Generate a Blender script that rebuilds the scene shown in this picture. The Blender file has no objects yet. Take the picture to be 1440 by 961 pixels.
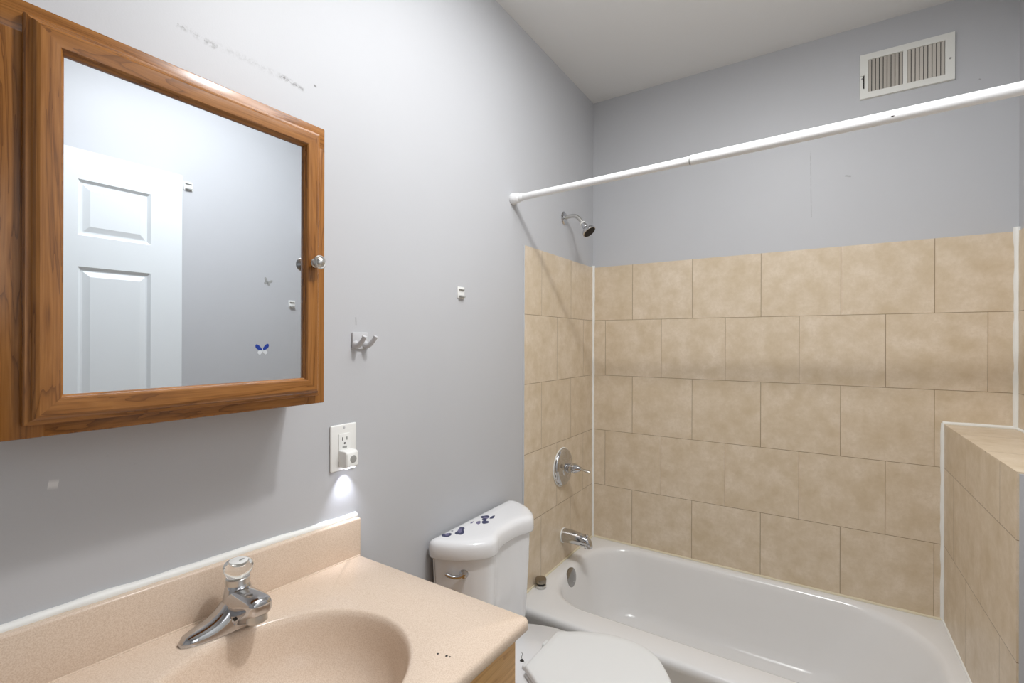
import bpy, bmesh, math, random
from mathutils import Vector, Matrix
random.seed(7)
C = bpy.context.scene.collection
PI = math.pi

# ------------------------------------------------------------------ camera
CAMX, CAMZ = 1.005, 1.400
F_PX, YAW, ROLL = 668.0, math.radians(32.8), 0.003
cam_d = bpy.data.cameras.new('camera')
cam = bpy.data.objects.new('camera', cam_d); C.objects.link(cam)
cam_d.sensor_width = 36.0; cam_d.sensor_fit = 'HORIZONTAL'
cam_d.lens = F_PX / 1440 * 36
cam_d.shift_y = (479.7 - 480.5) / 1440
cam_d.clip_start = 0.02
cam.matrix_world = (Matrix.Translation((CAMX, 0, CAMZ)) @ Matrix.Rotation(YAW, 4, 'Z')
                    @ Matrix.Rotation(PI / 2, 4, 'X') @ Matrix.Rotation(ROLL, 4, 'Z'))
bpy.context.scene.camera = cam

# ------------------------------------------------------------------ light and exposure
vs = bpy.context.scene.view_settings
vs.view_transform = 'Standard'; vs.look = 'None'; vs.gamma = 1.0
vs.use_curve_mapping = False
vs.exposure = 0.10
w = bpy.data.worlds.new('world'); bpy.context.scene.world = w; w.use_nodes = True
w.node_tree.nodes['Background'].inputs[0].default_value = (0.8, 0.85, 0.95, 1)
w.node_tree.nodes['Background'].inputs[1].default_value = 0.3

def lamp(name, kind, loc, energy, color, rot=(0, 0, 0), **kw):
    d = bpy.data.lights.new(name, kind); d.energy = energy; d.color = color
    for k, v in kw.items(): setattr(d, k, v)
    o = bpy.data.objects.new(name, d); C.objects.link(o)
    o.location = loc; o.rotation_euler = rot
    return o
# the ceiling light of the bathroom, just above the frame
lamp('ceiling_lamp', 'AREA', (0.91, 0.86, 2.60), 12.0, (1.0, 0.998, 0.995), shape='DISK', size=0.11)
lamp('ceiling_point_fill', 'POINT', (0.86, 1.15, 2.44), 4.2, (1.0, 0.998, 0.995), shadow_soft_size=0.08)  # added point fill to lift the ceiling and upper walls, no separate fixture
# added soft fill, shining in through the open doorway behind the camera
lamp('hall_fill', 'AREA', (2.25, -0.3, 1.75), 5.0, (0.95, 0.97, 1.0), rot=(0, math.radians(80), 0),
     shape='RECTANGLE', size=1.2, size_y=0.9)
# added broad fill standing in for light bounced off the white ceiling
lamp('ceiling_bounce_fill', 'AREA', (0.84, 1.04, 2.645), 11.5, (0.95, 0.975, 1.0), shape='DISK', size=1.0)

# ------------------------------------------------------------------ materials
def newmat(name):
    m = bpy.data.materials.new(name); m.use_nodes = True
    nt = m.node_tree
    return m, nt, nt.nodes['Principled BSDF']
def srgb(r, g, b):
    f = lambda c: (c / 255 / 12.92) if c / 255 <= 0.04045 else ((c / 255 + 0.055) / 1.055) ** 2.4
    return (f(r), f(g), f(b), 1)
def N(nt, t, **kw):
    n = nt.nodes.new(t)
    for k, v in kw.items():
        if k.startswith('_'): setattr(n, k[1:], v)
        else: n.inputs[k.replace('__', ' ')].default_value = v
    return n
def plain(name, col, rough=0.5, metal=0.0, **kw):
    m, nt, b = newmat(name)
    b.inputs['Base Color'].default_value = col
    b.inputs['Roughness'].default_value = rough; b.inputs['Metallic'].default_value = metal
    for k, v in kw.items(): b.inputs[k.replace('_', ' ')].default_value = v
    # faint unevenness, so that no surface is perfectly uniform
    tc = N(nt, 'ShaderNodeTexCoord')
    no = N(nt, 'ShaderNodeTexNoise', Scale=40.0, Detail=3.0)
    nt.links.new(tc.outputs['Object'], no.inputs['Vector'])
    mr = N(nt, 'ShaderNodeMapRange'); mr.inputs[3].default_value = rough * 0.97; mr.inputs[4].default_value = min(1, rough * 1.03)
    nt.links.new(no.outputs[0], mr.inputs[0]); nt.links.new(mr.outputs[0], b.inputs['Roughness'])
    return m
def math_n(nt, op, a=None, b=None, clamp=False):
    n = nt.nodes.new('ShaderNodeMath'); n.operation = op; n.use_clamp = clamp
    for i, v in enumerate((a, b)):
        if v is None: continue
        if isinstance(v, (int, float)): n.inputs[i].default_value = v
        else: nt.links.new(v, n.inputs[i])
    return n.outputs[0]

def mix_col(nt, fac, a, b):
    n = nt.nodes.new('ShaderNodeMix'); n.data_type = 'RGBA'
    for i, v in ((0, fac), (6, a), (7, b)):
        if isinstance(v, (tuple, float, int)): n.inputs[i].default_value = v
        else: nt.links.new(v, n.inputs[i])
    return n.outputs[2]

def paint(name, col, marks=None, rough=0.45, along=1):
    """satin wall paint with roller texture; marks: list of (y0,z0,y1,z1,width,strength,colour,thr) worn lines"""
    m, nt, b = newmat(name)
    tc = N(nt, 'ShaderNodeTexCoord')
    n1 = N(nt, 'ShaderNodeTexNoise', Scale=260.0, Detail=3.0)
    n2 = N(nt, 'ShaderNodeTexNoise', Scale=3.0, Detail=4.0)
    for n in (n1, n2): nt.links.new(tc.outputs['Object'], n.inputs['Vector'])
    col2 = tuple(c * 0.955 for c in col[:3]) + (1,)
    c = mix_col(nt, n2.outputs[0], col, col2)
    sep = N(nt, 'ShaderNodeSeparateXYZ'); nt.links.new(tc.outputs['Object'], sep.inputs[0])
    n3 = N(nt, 'ShaderNodeTexNoise', Scale=95.0, Detail=6.0, Roughness=0.75)
    nt.links.new(tc.outputs['Object'], n3.inputs['Vector'])
    for (y0, z0, y1, z1, wd, st, mc, thr) in (marks or []):
        L = math.hypot(y1 - y0, z1 - z0) or 1e-6; uy, uz = (y1 - y0) / L, (z1 - z0) / L
        dy = math_n(nt, 'SUBTRACT', sep.outputs[along], y0); dz = math_n(nt, 'SUBTRACT', sep.outputs[2], z0)
        al = math_n(nt, 'ADD', math_n(nt, 'MULTIPLY', dy, uy), math_n(nt, 'MULTIPLY', dz, uz))
        pr = math_n(nt, 'SUBTRACT', math_n(nt, 'MULTIPLY', dz, uy), math_n(nt, 'MULTIPLY', dy, uz))
        jit = math_n(nt, 'MULTIPLY', math_n(nt, 'SUBTRACT', n2.outputs[0], 0.5), wd * 2.5)
        pr = math_n(nt, 'ABSOLUTE', math_n(nt, 'ADD', pr, jit))
        a = math_n(nt, 'SUBTRACT', 1.0, math_n(nt, 'DIVIDE', pr, wd), True)
        e = math_n(nt, 'MULTIPLY', math_n(nt, 'GREATER_THAN', al, 0.0), math_n(nt, 'LESS_THAN', al, L))
        nz = math_n(nt, 'MULTIPLY', math_n(nt, 'SUBTRACT', n3.outputs[0], thr), 8.0, True)
        fac = math_n(nt, 'MULTIPLY', math_n(nt, 'MULTIPLY', math_n(nt, 'MULTIPLY', a, e), nz), st, True)
        c = mix_col(nt, fac, c, mc)
    nt.links.new(c, b.inputs['Base Color'])
    b.inputs['Roughness'].default_value = rough
    b.inputs['Specular IOR Level'].default_value = 0.35
    bp = N(nt, 'ShaderNodeBump', Strength=0.05, Distance=0.002)
    nt.links.new(n1.outputs[0], bp.inputs['Height']); nt.links.new(bp.outputs[0], b.inputs['Normal'])
    return m

TW, TH = 0.2883, 0.2865
def tile(name, plane, shift, zero=0.363, width=TW):
    """square beige ceramic tiles in running bond; plane 'x' (wall along y), 'y' (wall along x), 'z' (flat)"""
    m, nt, b = newmat(name)
    tc = N(nt, 'ShaderNodeTexCoord')
    sep = N(nt, 'ShaderNodeSeparateXYZ'); nt.links.new(tc.outputs['Object'], sep.inputs[0])
    u = sep.outputs[1] if plane in 'xz' else sep.outputs[0]
    v = sep.outputs[2] if plane in 'xy' else sep.outputs[0]
    u = math_n(nt, 'SUBTRACT', u, shift); v = math_n(nt, 'SUBTRACT', v, zero)
    cmb = N(nt, 'ShaderNodeCombineXYZ'); nt.links.new(u, cmb.inputs[0]); nt.links.new(v, cmb.inputs[1])
    br = N(nt, 'ShaderNodeTexBrick', _offset=0.5, _offset_frequency=2, _squash=1.0, Scale=1.0,
           Mortar__Size=0.0011, Mortar__Smooth=0.15, Bias=0.0, Brick__Width=width, Row__Height=TH)
    br.inputs['Color1'].default_value = (0, 0, 0, 1); br.inputs['Color2'].default_value = (1, 1, 1, 1)
    br.inputs['Mortar'].default_value = (.5, .5, .5, 1)
    nt.links.new(cmb.outputs[0], br.inputs['Vector'])
    # each tile shifts the clouding, so that no two tiles are alike
    off = N(nt, 'ShaderNodeVectorMath', _operation='SCALE'); nt.links.new(br.outputs['Color'], off.inputs[0]); off.inputs['Scale'].default_value = 3.7
    ad = N(nt, 'ShaderNodeVectorMath', _operation='ADD'); nt.links.new(tc.outputs['Object'], ad.inputs[0]); nt.links.new(off.outputs[0], ad.inputs[1])
    n1 = N(nt, 'ShaderNodeTexNoise', Scale=13.0, Detail=8.0, Roughness=0.66)
    n2 = N(nt, 'ShaderNodeTexNoise', Scale=85.0, Detail=6.0, Roughness=0.75)
    for n in (n1, n2): nt.links.new(ad.outputs[0], n.inputs['Vector'])
    r1 = N(nt, 'ShaderNodeValToRGB'); nt.links.new(n1.outputs[0], r1.inputs[0])
    r1.color_ramp.elements[0].position = 0.33; r1.color_ramp.elements[0].color = srgb(206, 187, 158)
    r1.color_ramp.elements[1].position = 0.66; r1.color_ramp.elements[1].color = srgb(228, 213, 193)
    f2 = math_n(nt, 'MULTIPLY', math_n(nt, 'SUBTRACT', n2.outputs[0], 0.45), 2.6, True)
    c = mix_col(nt, f2, r1.outputs[0], srgb(210, 192, 166))
    c = mix_col(nt, math_n(nt, 'MULTIPLY', br.outputs['Color'], 0.16), c, srgb(200, 181, 150))
    c = mix_col(nt, br.outputs['Fac'], c, srgb(150, 130, 102))
    nt.links.new(c, b.inputs['Base Color'])
    b.inputs['Roughness'].default_value = 0.38
    b.inputs['Specular IOR Level'].default_value = 0.4
    bp = N(nt, 'ShaderNodeBump', Strength=0.5, Distance=0.0015); bp.invert = True
    nt.links.new(br.outputs['Fac'], bp.inputs['Height']); nt.links.new(bp.outputs[0], b.inputs['Normal'])
    return m

def wood(name, axis, dark, mid, light, rough=0.25, scale=1.0):
    """grain running along axis"""
    m, nt, b = newmat(name)
    tc = N(nt, 'ShaderNodeTexCoord')
    mp = N(nt, 'ShaderNodeMapping')
    s = [26.0 * scale] * 3; s['xyz'.index(axis)] = 2.2 * scale
    mp.inputs['Scale'].default_value = s
    nt.links.new(tc.outputs['Object'], mp.inputs['Vector'])
    n1 = N(nt, 'ShaderNodeTexNoise', Scale=1.0, Detail=4.0, Roughness=0.55, Distortion=0.8)
    nt.links.new(mp.outputs[0], n1.inputs['Vector'])
    rings = math_n(nt, 'FRACT', math_n(nt, 'MULTIPLY', n1.outputs[0], 6.0))
    mp2 = N(nt, 'ShaderNodeMapping')
    s2 = [420.0] * 3; s2['xyz'.index(axis)] = 9.0
    mp2.inputs['Scale'].default_value = s2
    nt.links.new(tc.outputs['Object'], mp2.inputs['Vector'])
    n2 = N(nt, 'ShaderNodeTexNoise', Scale=1.0, Detail=3.0, Roughness=0.6)
    nt.links.new(mp2.outputs[0], n2.inputs['Vector'])
    r = N(nt, 'ShaderNodeValToRGB')
    r.color_ramp.elements[0].color = mid; r.color_ramp.elements[1].color = dark
    e = r.color_ramp.elements.new(0.45); e.color = light
    e = r.color_ramp.elements.new(0.8); e.color = mid
    nt.links.new(rings, r.inputs[0])
    f2 = math_n(nt, 'MULTIPLY', math_n(nt, 'SUBTRACT', n2.outputs[0], 0.45), 2.2, True)
    c = mix_col(nt, f2, r.outputs[0], dark)
    nt.links.new(c, b.inputs['Base Color'])
    b.inputs['Roughness'].default_value = rough
    return m

def speckle(name):
    """cultured marble: pinkish beige with fine grains"""
    m, nt, b = newmat(name)
    tc = N(nt, 'ShaderNodeTexCoord')
    vo = N(nt, 'ShaderNodeTexNoise', Scale=520.0, Detail=2.0, Roughness=0.6)
    v2 = N(nt, 'ShaderNodeTexNoise', Scale=260.0, Detail=3.0, Roughness=0.7)
    for n in (vo, v2): nt.links.new(tc.outputs['Object'], n.inputs['Vector'])
    r = N(nt, 'ShaderNodeValToRGB'); nt.links.new(vo.outputs[0], r.inputs[0])
    r.color_ramp.elements[0].position = 0.36; r.color_ramp.elements[0].color = srgb(214, 191, 169)
    r.color_ramp.elements[1].position = 0.60; r.color_ramp.elements[1].color = srgb(229, 210, 191)
    f = math_n(nt, 'MULTIPLY', math_n(nt, 'SUBTRACT', v2.outputs[0], 0.66), 9.0, True)
    c = mix_col(nt, f, r.outputs[0], srgb(172, 142, 116))
    nt.links.new(c, b.inputs['Base Color'])
    b.inputs['Roughness'].default_value = 0.22
    b.inputs['Specular IOR Level'].default_value = 0.45
    return m

DARKMARK = srgb(95, 92, 90)
M = {}
WALL = srgb(194, 195, 198)
M['paint_left'] = paint('wall_paint_scuffed', WALL, [
    (0.405, 1.990, 0.475, 1.978, 0.008, 0.55, DARKMARK, 0.48),
    (0.45, 1.982, 0.64, 1.984, 0.010, 0.22, DARKMARK, 0.45),
    (0.605, 1.987, 0.665, 1.981, 0.007, 0.75, DARKMARK, 0.45),
    (0.690, 2.004, 0.697, 2.004, 0.004, 0.9, DARKMARK, 0.30),
    (0.812, 1.460, 0.813, 1.440, 0.003, 0.45, DARKMARK, 0.35),
    (0.2305, 1.1765, 0.2425, 1.1745, 0.0085, 1.4, srgb(226, 226, 226), 0.22),
    (0.30, 1.20, 0.40, 1.165, 0.014, 0.35, DARKMARK, 0.60),
    (0.62, 1.40, 0.95, 1.36, 0.03, 0.25, DARKMARK, 0.66),
])
M['paint'] = paint('wall_paint', WALL)
M['paint_back'] = paint('wall_paint_scratched', WALL, [
    (0.975, 2.20, 0.980, 1.92, 0.0022, 0.4, DARKMARK, 0.36), (1.095, 2.075, 1.115, 2.068, 0.005, 0.45, DARKMARK, 0.40),
    (0.20, 1.70, 0.21, 1.69, 0.004, 0.3, DARKMARK, 0.4), (1.49, 2.35, 1.495, 2.345, 0.003, 0.5, DARKMARK, 0.3)], along=0)
M['ceiling'] = paint('ceiling_paint', srgb(232, 232, 231), rough=0.7)
M['door_paint'] = plain('door_paint', srgb(226, 230, 232), 0.35)
M['tile_back'] = tile('tile_back', 'y', 0.073)
M['tile_side'] = tile('tile_side', 'x', 1.933)
M['tile_ledge'] = tile('tile_ledge', 'x', 1.865, zero=0.65 - TH, width=0.33)
M['tile_top'] = tile('tile_top', 'z', 1.97, zero=1.35)
M['floor'] = tile('floor_tile', 'z', 0.0, zero=0.0)
M['caulk'] = plain('white_caulk', srgb(240, 240, 236), 0.45)
M['caulk_old'] = plain('yellowed_caulk', srgb(222, 212, 186), 0.5)
M['porcelain'] = plain('porcelain', srgb(235, 235, 236), 0.10, Specular_IOR_Level=0.5)
M['enamel'] = plain('tub_enamel', srgb(232, 231, 230), 0.16, Specular_IOR_Level=0.5)
M['plastic'] = plain('white_plastic', srgb(236, 236, 233), 0.35)
M['seat_plastic'] = plain('seat_plastic', srgb(234, 235, 234), 0.28)
M['grey_plastic'] = plain('hook_grey', srgb(196, 196, 198), 0.4)
M['vent_white'] = plain('vent_enamel', srgb(232, 232, 226), 0.4)
M['vent_dusty'] = plain('vent_slat', srgb(196, 190, 180), 0.6)
M['dark'] = plain('dark_gap', srgb(38, 34, 30), 0.8)
M['chrome'] = plain('chrome', (0.60, 0.60, 0.61, 1), 0.07, 1.0)
M['nickel'] = plain('satin_nickel', (0.60, 0.59, 0.565, 1), 0.32, 1.0)
M['dull_chrome'] = plain('dull_chrome', (0.36, 0.355, 0.345, 1), 0.18, 1.0)
M['pewter'] = plain('dull_bronze', (0.34, 0.30, 0.24, 1), 0.35, 1.0)
M['black_rubber'] = plain('black_rubber', (0.012, 0.012, 0.012, 1), 0.5)
M['mirror'] = plain('mirror_silver', (0.77, 0.81, 0.85, 1), 0.0, 1.0)
M['rod'] = plain('white_rod', srgb(240, 240, 240), 0.28)
M['acrylic'] = plain('clear_acrylic', (0.97, 0.96, 0.93, 1), 0.04, 0.0, Transmission_Weight=0.92, IOR=1.46)
WD, WM, WL = srgb(112, 68, 29), srgb(146, 94, 42), srgb(163, 109, 54)
M['wood_v'] = wood('cabinet_wood_upright', 'z', WD, WM, WL)
M['wood_h'] = wood('cabinet_wood_level', 'y', WD, WM, WL)
OD, OM, OL = srgb(190, 138, 72), srgb(213, 163, 94), srgb(222, 175, 108)
M['oak_h'] = wood('oak_level', 'y', OD, OM, OL, 0.4)
M['oak_v'] = wood('oak_upright', 'z', OD, OM, OL, 0.4)
M['marble'] = speckle('speckled_marble')
M['decal_navy'] = plain('navy_print', srgb(52, 56, 92), 0.4)
M['decal_violet'] = plain('violet_print', srgb(112, 108, 140), 0.4)
M['decal_white'] = plain('white_print', srgb(236, 238, 240), 0.4)
M['decal_grey'] = plain('grey_print', srgb(158, 158, 155), 0.4)
M['decal_blue'] = plain('blue_print', srgb(40, 70, 165), 0.4)
def emit(name, col, strength):
    m, nt, b = newmat(name)
    b.inputs['Base Color'].default_value = (0.8, 0.8, 0.8, 1)
    b.inputs['Emission Color'].default_value = col; b.inputs['Emission Strength'].default_value = strength
    return m
M['led'] = emit('night_light_diffuser', (0.85, 0.88, 1.0, 1), 6.0)

# ------------------------------------------------------------------ mesh helpers
def box(bm, x0, x1, y0, y1, z0, z1, bev=0.0, seg=2, mi=0):
    r = bmesh.ops.create_cube(bm, size=1.0)
    vs_ = r['verts']
    for v in vs_:
        v.co = Vector((x0 + (v.co.x + .5) * (x1 - x0), y0 + (v.co.y + .5) * (y1 - y0), z0 + (v.co.z + .5) * (z1 - z0)))
    fs = {f for v in vs_ for f in v.link_faces}
    for f in fs: f.material_index = mi
    if bev > 0:
        es = {e for v in vs_ for e in v.link_edges}
        bmesh.ops.bevel(bm, geom=list(es), offset=bev, segments=seg, profile=0.5, affect='EDGES')
def loft(bm, rings, caps=(True, True), closed=True, mi=0):
    """rings: lists of points of equal length"""
    V = [[bm.verts.new(p) for p in r] for r in rings]
    n = len(V[0])
    for a, b in zip(V, V[1:]):
        for i in range(n if closed else n - 1):
            j = (i + 1) % n
            f = bm.faces.new((a[i], a[j], b[j], b[i])); f.material_index = mi
    if caps[0]: bm.faces.new(list(reversed(V[0]))).material_index = mi
    if caps[1]: bm.faces.new(V[-1]).material_index = mi
    return V
def frame_for(d):
    d = d.normalized(); up = Vector((0, 0, 1)) if abs(d.z) < 0.9 else Vector((1, 0, 0))
    a = d.cross(up).normalized(); return a, a.cross(d).normalized() * -1
def lathe(bm, base, axis, prof, n=40, mi=0):
    """prof: (distance along axis, radius)"""
    base = Vector(base); axis = Vector(axis).normalized(); a, b = frame_for(axis)
    rings = []
    for h, r in prof:
        r = max(r, 1e-5)
        rings.append([base + axis * h + a * (r * math.cos(2 * PI * k / n)) + b * (r * math.sin(2 * PI * k / n)) for k in range(n)])
    loft(bm, rings, mi=mi)
def catmull(pts, sub=8, closed=False):
    P = [Vector(p) for p in pts]; n = len(P); out = []
    rng = range(n) if closed else range(n - 1)
    for i in rng:
        if closed: p0, p1, p2, p3 = P[i - 1], P[i], P[(i + 1) % n], P[(i + 2) % n]
        else: p0, p1, p2, p3 = P[max(i - 1, 0)], P[i], P[i + 1], P[min(i + 2, n - 1)]
        for k in range(sub):
            t = k / sub
            out.append(0.5 * ((2 * p1) + (p2 - p0) * t + (2 * p0 - 5 * p1 + 4 * p2 - p3) * t * t + (3 * p1 - p0 - 3 * p2 + p3) * t ** 3))
    if not closed: out.append(P[-1])
    return out
def tube(bm, pts, rad, n=20, sub=8, mi=0, flat=1.0):
    """rad: number or a list, one per control point; flat squashes the section's second axis"""
    m = len(pts)
    if not hasattr(rad, '__len__'): rad = [rad] * m
    path = catmull([tuple(p) for p in pts], sub) if m > 2 else [Vector(p) for p in pts]
    R = [v.x for v in catmull([(r, 0, 0) for r in rad], sub)] if m > 2 else list(rad)
    rings = []; a = None
    for i, p in enumerate(path):
        d = (path[min(i + 1, len(path) - 1)] - path[max(i - 1, 0)]).normalized()
        if a is None: a, b = frame_for(d)
        else:
            a = (a - d * a.dot(d)).normalized(); b = d.cross(a).normalized()
        rings.append([p + a * (R[i] * math.cos(2 * PI * k / n)) + b * (R[i] * flat * math.sin(2 * PI * k / n)) for k in range(n)])
    loft(bm, rings, mi=mi)
def rrect(x0, x1, y0, y1, rad, n=10, z=0.0):
    """rounded rectangle, radii for corners (x1,y1),(x0,y1),(x0,y0),(x1,y0), counter-clockwise"""
    if not hasattr(rad, '__len__'): rad = [rad] * 4
    out = []
    cs = [(x1, y1, -1, -1, 0), (x0, y1, 1, -1, 90), (x0, y0, 1, 1, 180), (x1, y0, -1, 1, 270)]
    for (cx, cy, sx, sy, a0), r in zip(cs, rad):
        r = max(r, 1e-4)
        for k in range(n + 1):
            a = math.radians(a0 + 90 * k / n)
            out.append(Vector((cx + sx * r + r * math.cos(a), cy + sy * r + r * math.sin(a), z)))
    return out
def obj(name, bm, mats, parent=None, smooth=35, recalc=True):
    if recalc: bmesh.ops.recalc_face_normals(bm, faces=bm.faces)
    me = bpy.data.meshes.new(name); bm.to_mesh(me); bm.free()
    for m in (mats if isinstance(mats, (list, tuple)) else [mats]): me.materials.append(m)
    if smooth:
        for p in me.polygons: p.use_smooth = True
        me.set_sharp_from_angle(angle=math.radians(smooth))
    o = bpy.data.objects.new(name, me); C.objects.link(o)
    if parent is not None:
        o.parent = parent
        # meshes are built in room coordinates: bring them into the parent's space
        mw = world(parent).inverted()
        me.transform(mw)
    return o
def world(o):
    m = Matrix.LocRotScale(o.location, o.rotation_euler, o.scale)
    return world(o.parent) @ m if o.parent else m
def B(): return bmesh.new()
def thing(name, label, cat, loc=(0, 0, 0), group=None):
    o = bpy.data.objects.new(name, None); C.objects.link(o); o.empty_display_size = 0.1
    o.location = loc; o['label'] = label; o['category'] = cat
    if group: o['group'] = group
    return o
def tag(o, label, cat, group=None):
    o['label'] = label; o['category'] = cat
    if group: o['group'] = group
    return o
def struct(name, bm, mats, parent=None, **kw):
    o = obj(name, bm, mats, parent, **kw); o['kind'] = 'structure'; return o

# ------------------------------------------------------------------ the room
W, D, H, Y0 = 1.593, 2.345, 2.660, -0.95
EX = 0.004                                     # tile stands proud of the paint
bm = B(); box(bm, -0.1, W + 0.1, Y0 - 0.1, D + 0.1, -0.1, 0); struct('floor', bm, M['floor'], smooth=0)
bm = B(); box(bm, -0.1, W + 0.1, Y0 - 0.1, D + 0.1, H, H + 0.1); struct('ceiling', bm, M['ceiling'], smooth=0)
bm = B(); box(bm, -0.1, 0, Y0 - 0.1, D + 0.1, 0, H); struct('wall_left', bm, M['paint_left'], smooth=0)
bm = B(); box(bm, 0, W, D + EX, D + 0.1, 0, H); struct('wall_back', bm, M['paint_back'], smooth=0)
bm = B(); box(bm, 0, W, Y0 - 0.1, Y0, 0, H); struct('wall_front', bm, M['paint'], smooth=0)
DY0, DY1, DH = -0.64, 0.13, 2.12               # doorway in the right wall, behind the camera
bm = B()
box(bm, W, W + 0.1, Y0 - 0.1, DY0, 0, H); box(bm, W, W + 0.1, DY1, D + 0.1, 0, H); box(bm, W, W + 0.1, DY0, DY1, DH, H)
struct('wall_right', bm, M['paint'], smooth=0)
bm = B()
box(bm, W - 0.014, W + 0.114, DY0 - 0.005, DY0 + 0.012, 0, DH); box(bm, W - 0.0, W + 0.114, DY1 - 0.012, DY1 + 0.0, 0, DH)
box(bm, W - 0.0, W + 0.114, DY0, DY1, DH - 0.012, DH)
box(bm, W - 0.014, W, DY0 - 0.06, DY0 + 0.005, 0, DH + 0.06, 0.003)
struct('trim_1', bm, M['door_paint'])
# hall beyond the doorway
bm = B(); box(bm, W + 0.1, 2.5, -1.5, 1.0, -0.1, 0); struct('floor_hall', bm, M['floor'], smooth=0)
bm = B(); box(bm, 2.5, 2.6, -1.5, 1.0, 0, H); struct('wall_hall', bm, M['paint'], smooth=0)
bm = B(); box(bm, W + 0.1, 2.5, -1.6, -1.5, 0, H); struct('wall_hall_front', bm, M['paint'], smooth=0)
bm = B(); box(bm, W + 0.1, 2.5, 1.0, 1.1, 0, H); struct('wall_hall_back', bm, M['paint'], smooth=0)
bm = B(); box(bm, W + 0.1, 2.6, -1.6, 1.1, H, H + 0.1); struct('ceiling_hall', bm, M['ceiling'], smooth=0)

# tiled tub surround
TZ0, TZ1 = 0.30, 1.792
bm = B(); box(bm, EX, W - EX, D, D + EX, TZ0, TZ1 - 0.004); struct('wall_back_tile', bm, M['tile_back'], smooth=0)
bm = B(); box(bm, 0, EX, 1.645, D, TZ0, TZ1 - 0.003); struct('wall_left_tile', bm, M['tile_side'], smooth=0)
bm = B(); box(bm, W - EX, W, 1.60, D, 1.0, TZ1 - 0.004); struct('wall_right_tile', bm, M['tile_side'], smooth=0)
# half wall at the end of the tub: tiled face and top, painted end
LX, LY, LZ = 1.397, 1.572, 1.097
bm = B()
box(bm, LX + EX, W, LY, D, 0, LZ - EX, mi=0)
box(bm, LX, LX + EX, LY + 0.004, D, 0.0, LZ - EX, mi=1)
box(bm, LX, W - EX, LY + 0.004, D, LZ - EX, LZ, mi=2)
struct('wall_partition', bm, [M['paint'], M['tile_ledge'], M['tile_top']], smooth=0)

# caulk beads
def bead(name, pts, r, mat, seed=1, flat=1.0):
    rnd = random.Random(seed); bm = B()
    P = []
    for a, b in zip(pts, pts[1:]):
        a, b = Vector(a), Vector(b); k = max(2, int((b - a).length / 0.035))
        P += [a.lerp(b, i / k) for i in range(k)]
    P.append(Vector(pts[-1]))
    tube(bm, P, [r * rnd.uniform(0.82, 1.2) for _ in P], n=10, sub=3, flat=flat)
    return struct(name, bm, mat)
bead('trim_2', [(EX + 0.001, D - 0.001, 0.36), (EX + 0.001, D - 0.001, TZ1 + 0.006)], 0.0080, M['caulk'], 2)
bead('trim_3', [(LX - 0.001, D - 0.001, 0.36), (LX - 0.001, D - 0.001, LZ + 0.004), ], 0.0085, M['caulk'], 3)
bead('trim_4', [(LX - 0.004, D - 0.001, LZ + 0.003), (W - EX - 0.002, D - 0.001, LZ + 0.004)], 0.0078, M['caulk'], 4)
bead('trim_5', [(W - EX - 0.001, D - 0.001, LZ + 0.002), (W - EX - 0.001, D - 0.001, TZ1 + 0.01)], 0.0100, M['caulk'], 5)
bead('trim_6', [(W - EX - 0.001, D - 0.004, LZ + 0.002), (W - EX - 0.001, LY + 0.02, LZ + 0.002)], 0.005, M['caulk'], 6)
bead('trim_7', [(EX + 0.001, 1.60, 0.371), (EX + 0.001, D - 0.002, 0.371)], 0.0055, M['caulk_old'], 7)
bead('trim_8', [(EX, D - 0.001, 0.371), (LX, D - 0.001, 0.371)], 0.0058, M['caulk_old'], 8)
bead('trim_9', [(LX - 0.001, D, 0.371), (LX - 0.001, LY + 0.01, 0.371)], 0.0045, M['caulk'], 9)
bead('trim_10', [(EX * 0.5, 1.6445, 0.40), (EX * 0.5, 1.6445, TZ1 - 0.003)], 0.0032, M['paint'], 10)

# open six-panel door resting against the right wall (seen in the mirror)
DX, DYA, DYB, DZA, DZB = 1.530, 0.165, 0.935, 0.012, 2.098
bm = B()
ys = [DYA, 0.272, 0.498, 0.597, 0.823, DYB]
zs = [DZA, 0.22, 0.78, 0.93, 1.668, 1.783, 1.988, DZB]
for i in range(5):
    for j in range(7):
        a0, a1, b0, b1 = ys[i], ys[i + 1], zs[j], zs[j + 1]
        ring = lambda d, x: [bm.verts.new((x, a0 + d, b0 + d)), bm.verts.new((x, a1 - d, b0 + d)), bm.verts.new((x, a1 - d, b1 - d)), bm.verts.new((x, a0 + d, b1 - d))]
        if i in (1, 3) and j in (1, 3, 5):
            R = [ring(0, DX), ring(0.010, DX + 0.009), ring(0.016, DX + 0.009), ring(0.036, DX + 0.002)]
            for p, q in zip(R, R[1:]):
                for k in range(4): bm.faces.new((p[k], p[(k + 1) % 4], q[(k + 1) % 4], q[k]))
            bm.faces.new(R[-1])
        else: bm.faces.new(ring(0, DX))
bmesh.ops.remove_doubles(bm, verts=bm.verts, dist=1e-5)
box(bm, DX + 0.0095, DX + 0.036, DYA, DYB, DZA, DZB)
for (p, q, r, s) in ((DYA, DYA, DZA, DZB), (DYB, DYB, DZA, DZB)):
    bm.faces.new([bm.verts.new(v) for v in ((DX, p, r), (DX + 0.012, p, r), (DX + 0.012, p, s), (DX, p, s))])
for z in (DZA, DZB):
    bm.faces.new([bm.verts.new(v) for v in ((DX, DYA, z), (DX, DYB, z), (DX + 0.012, DYB, z), (DX + 0.012, DYA, z))])
door = struct('door_1', bm, M['door_paint'], smooth=0)
bm = B(); lathe(bm, (DX, 0.872, 0.96), (-1, 0, 0), [(-0.001, 0.03), (0.004, 0.031), (0.008, 0.026), (0.01, 0.013), (0.03, 0.011), (0.036, 0.02), (0.048, 0.027), (0.058, 0.024), (0.063, 0.012), (0.064, 0.0)])
obj('door_knob', bm, M['nickel'], door)

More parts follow.
